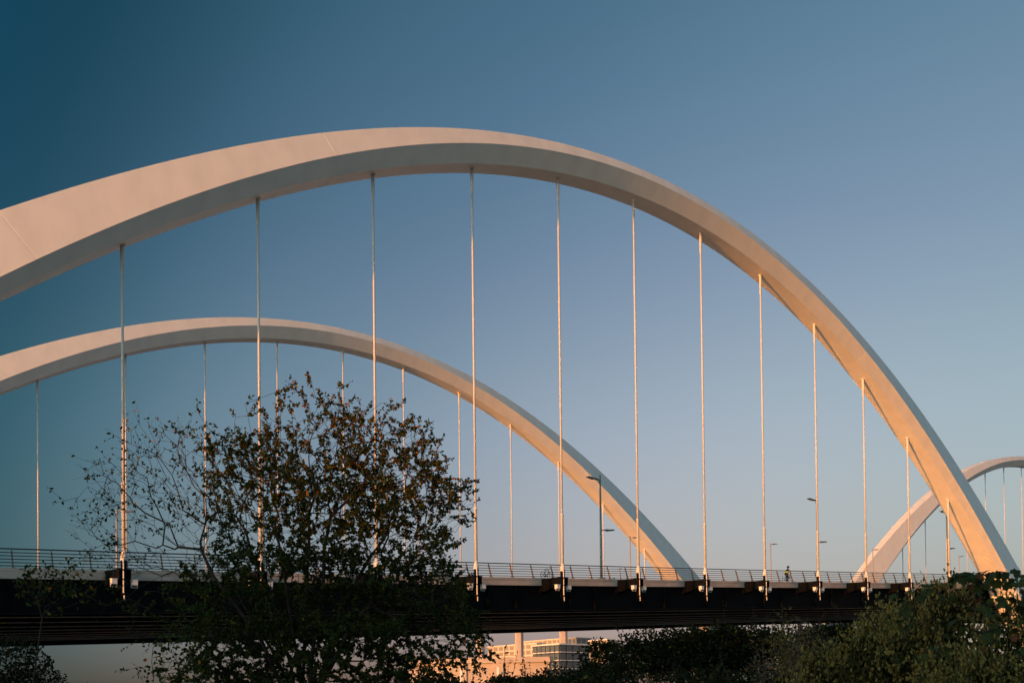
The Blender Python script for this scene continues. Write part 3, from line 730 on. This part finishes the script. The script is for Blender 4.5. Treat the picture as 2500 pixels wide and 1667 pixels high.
# --- vine with large leaves over the right-hand bushes
vn = thing('climbing_vine', at(2400, 9.2), 'large-leaved green vine climbing over the bushes at the right edge', 'vine')
vb = vn.location.copy()
def vine_leaf_mesh(name, s_, m):
    out = [(0, 0), (.28, -.12), (.5, .1), (.42, .42), (.56, .66), (.26, .72), (0, 1.05), (-.26, .72), (-.56, .66), (-.42, .42), (-.5, .1), (-.28, -.12)]
    V = [(x*s_, y*s_, (abs(x)*-.28+.08*math.sin(y*5))*s_) for x, y in out]+[(0, .4*s_, .03*s_)]
    F = [(k, (k+1) % 12, 12) for k in range(12)]
    me = bpy.data.meshes.new(name); me.from_pydata(V, [], F); me.materials.append(m); return me
VL = [vine_leaf_mesh('leaf', .088, M['vine']), vine_leaf_mesh('leaf', .07, M['vine']), vine_leaf_mesh('leaf', .06, M['rust'])]
sp = []
for k in range(170):
    if k < 46: px = npr.uniform(2325, 2500); py = 1408+abs(npr.normal(0, 13)); D = npr.uniform(8.8, 9.4)
    elif k < 125: px = npr.uniform(2380, 2540); py = npr.uniform(1420, 1660); D = npr.uniform(8.0, 9.0)
    else: px = npr.uniform(2180, 2500); py = npr.uniform(1425, 1670); D = npr.uniform(8.2, 9.3)
    p = at(px, D, py=py); o = obj('leaf', VL[2] if npr.random() < .05 else VL[int(npr.integers(2))], vn)
    o.location = p-vb; o.rotation_euler = (npr.normal(-.75, .5), npr.normal(0, .35), npr.uniform(0, 6.28) if npr.random() < .4 else YAW*-1+npr.normal(math.pi, .8))
    sp.append(p-vb)
sp.sort(key=lambda p: p.z)
nd, pr = grow([np.array(p) for p in sp[::2]], [np.array([0, 0, -.1]), np.array([0, 0, .8])], .2); ch, rr = skeleton(nd, pr, .003, 2.6)
branches(nd, pr, ch, rr, 'stems', M['bark'], vn)

# --- plumes and tall weeds
def plume(px, D, pytop, label, w=.5, m='dry', n=260):
    b = at(px, D); H = 1.7+(1717-pytop)/2587.5*D-b.z
    t = thing('plume_weed', b, label, 'weed', 'dry plume weeds on the bank'); mb = MB(); L = Leaves()
    for k in range(7):
        a = npr.uniform(0, 6.28); e = np.array([math.cos(a)*w*npr.uniform(.2, .9), math.sin(a)*w*npr.uniform(.2, .9), H*npr.uniform(.8, 1.0)])
        mid = e*np.array([.3, .3, .6]); mb.tube([(0, 0, -.1), mid, e], [.012, .009, .004], 4, False)
        for q in range(n//7):
            f = npr.uniform(.45, 1); p = mid+(e-mid)*(f-.45)/.55; d = rand_dir(); d[2] += .2
            for z_ in range(3):
                r_ = p+d*npr.uniform(.02, .22)*(1.15-f*.6)+rand_dir()*.02; L.add(r_, d+rand_dir()*.7, rand_dir(), npr.uniform(.035, .07), .014, 0)
    mb.build('stalks', M['bark'], t); L.build('plume', [M[m]], t, 'stuff')
plume(1928, 14.5, 1482, 'tall branched weed with green-gold tops standing against the dark girder', .42, 'seed')
plume(1945, 13.5, 1528, 'pale dry plume weed below the tall branched weed', .55)
plume(1880, 13.5, 1550, 'smaller dry plume weed left of the pale one', .42)
plume(1975, 13, 1560, 'short dry plume weed beside the seeding bushes', .45)
plume(1385, 15.5, 1650, 'yellowish weed tops at the bottom edge below the far buildings', .4, 'leafy')
gr = Leaves()
for k in range(5200):
    px = npr.uniform(1150, 2150); D = npr.uniform(11, 22); b = at(px, D); b = np.array(b); H = npr.uniform(.35, 1.0)
    d = np.array([npr.normal(0, .25), npr.normal(0, .25), 1.]); gr.add(b, d, rand_dir(), H, .018, 0, .1)
go = gr.build('grass', [M['grass']], None); tag(go, 'rough tall grass and weeds over the bank at lower right', 'grass', kind='stuff')

# --- row of tall trees off to the left that keeps the bank in shade
ROW = shrub_data(31, ('shrub', 'shrub', 'shrub'), R_=6.0, H=12.0, n=9000, ls=.75, sprigs=10, lumps=16)
for k in range(9):
    x, y = -47+3*math.sin(k*2.3), -88+k*6.2
    t = thing('shade_tree', (x, y, terrain(x, y)), 'dense shade tree of the row left of the view, %s from the near end' % ORD[k], 'tree', 'row of trees left of the view', k*1.3)
    hh = ROWH*(1+.06*math.sin(k*1.9)); t.scale = (.72, .72, hh/12.0)
    f = obj('crown', ROW[0], t); f['kind'] = 'stuff'; obj('trunk', ROW[1], t)
    MB().tube([(0, 0, -.3), (.1, 0, 3), (0, .1, 7)], [.4, .3, .15], 8).build('stem', M['bark'], t, True)
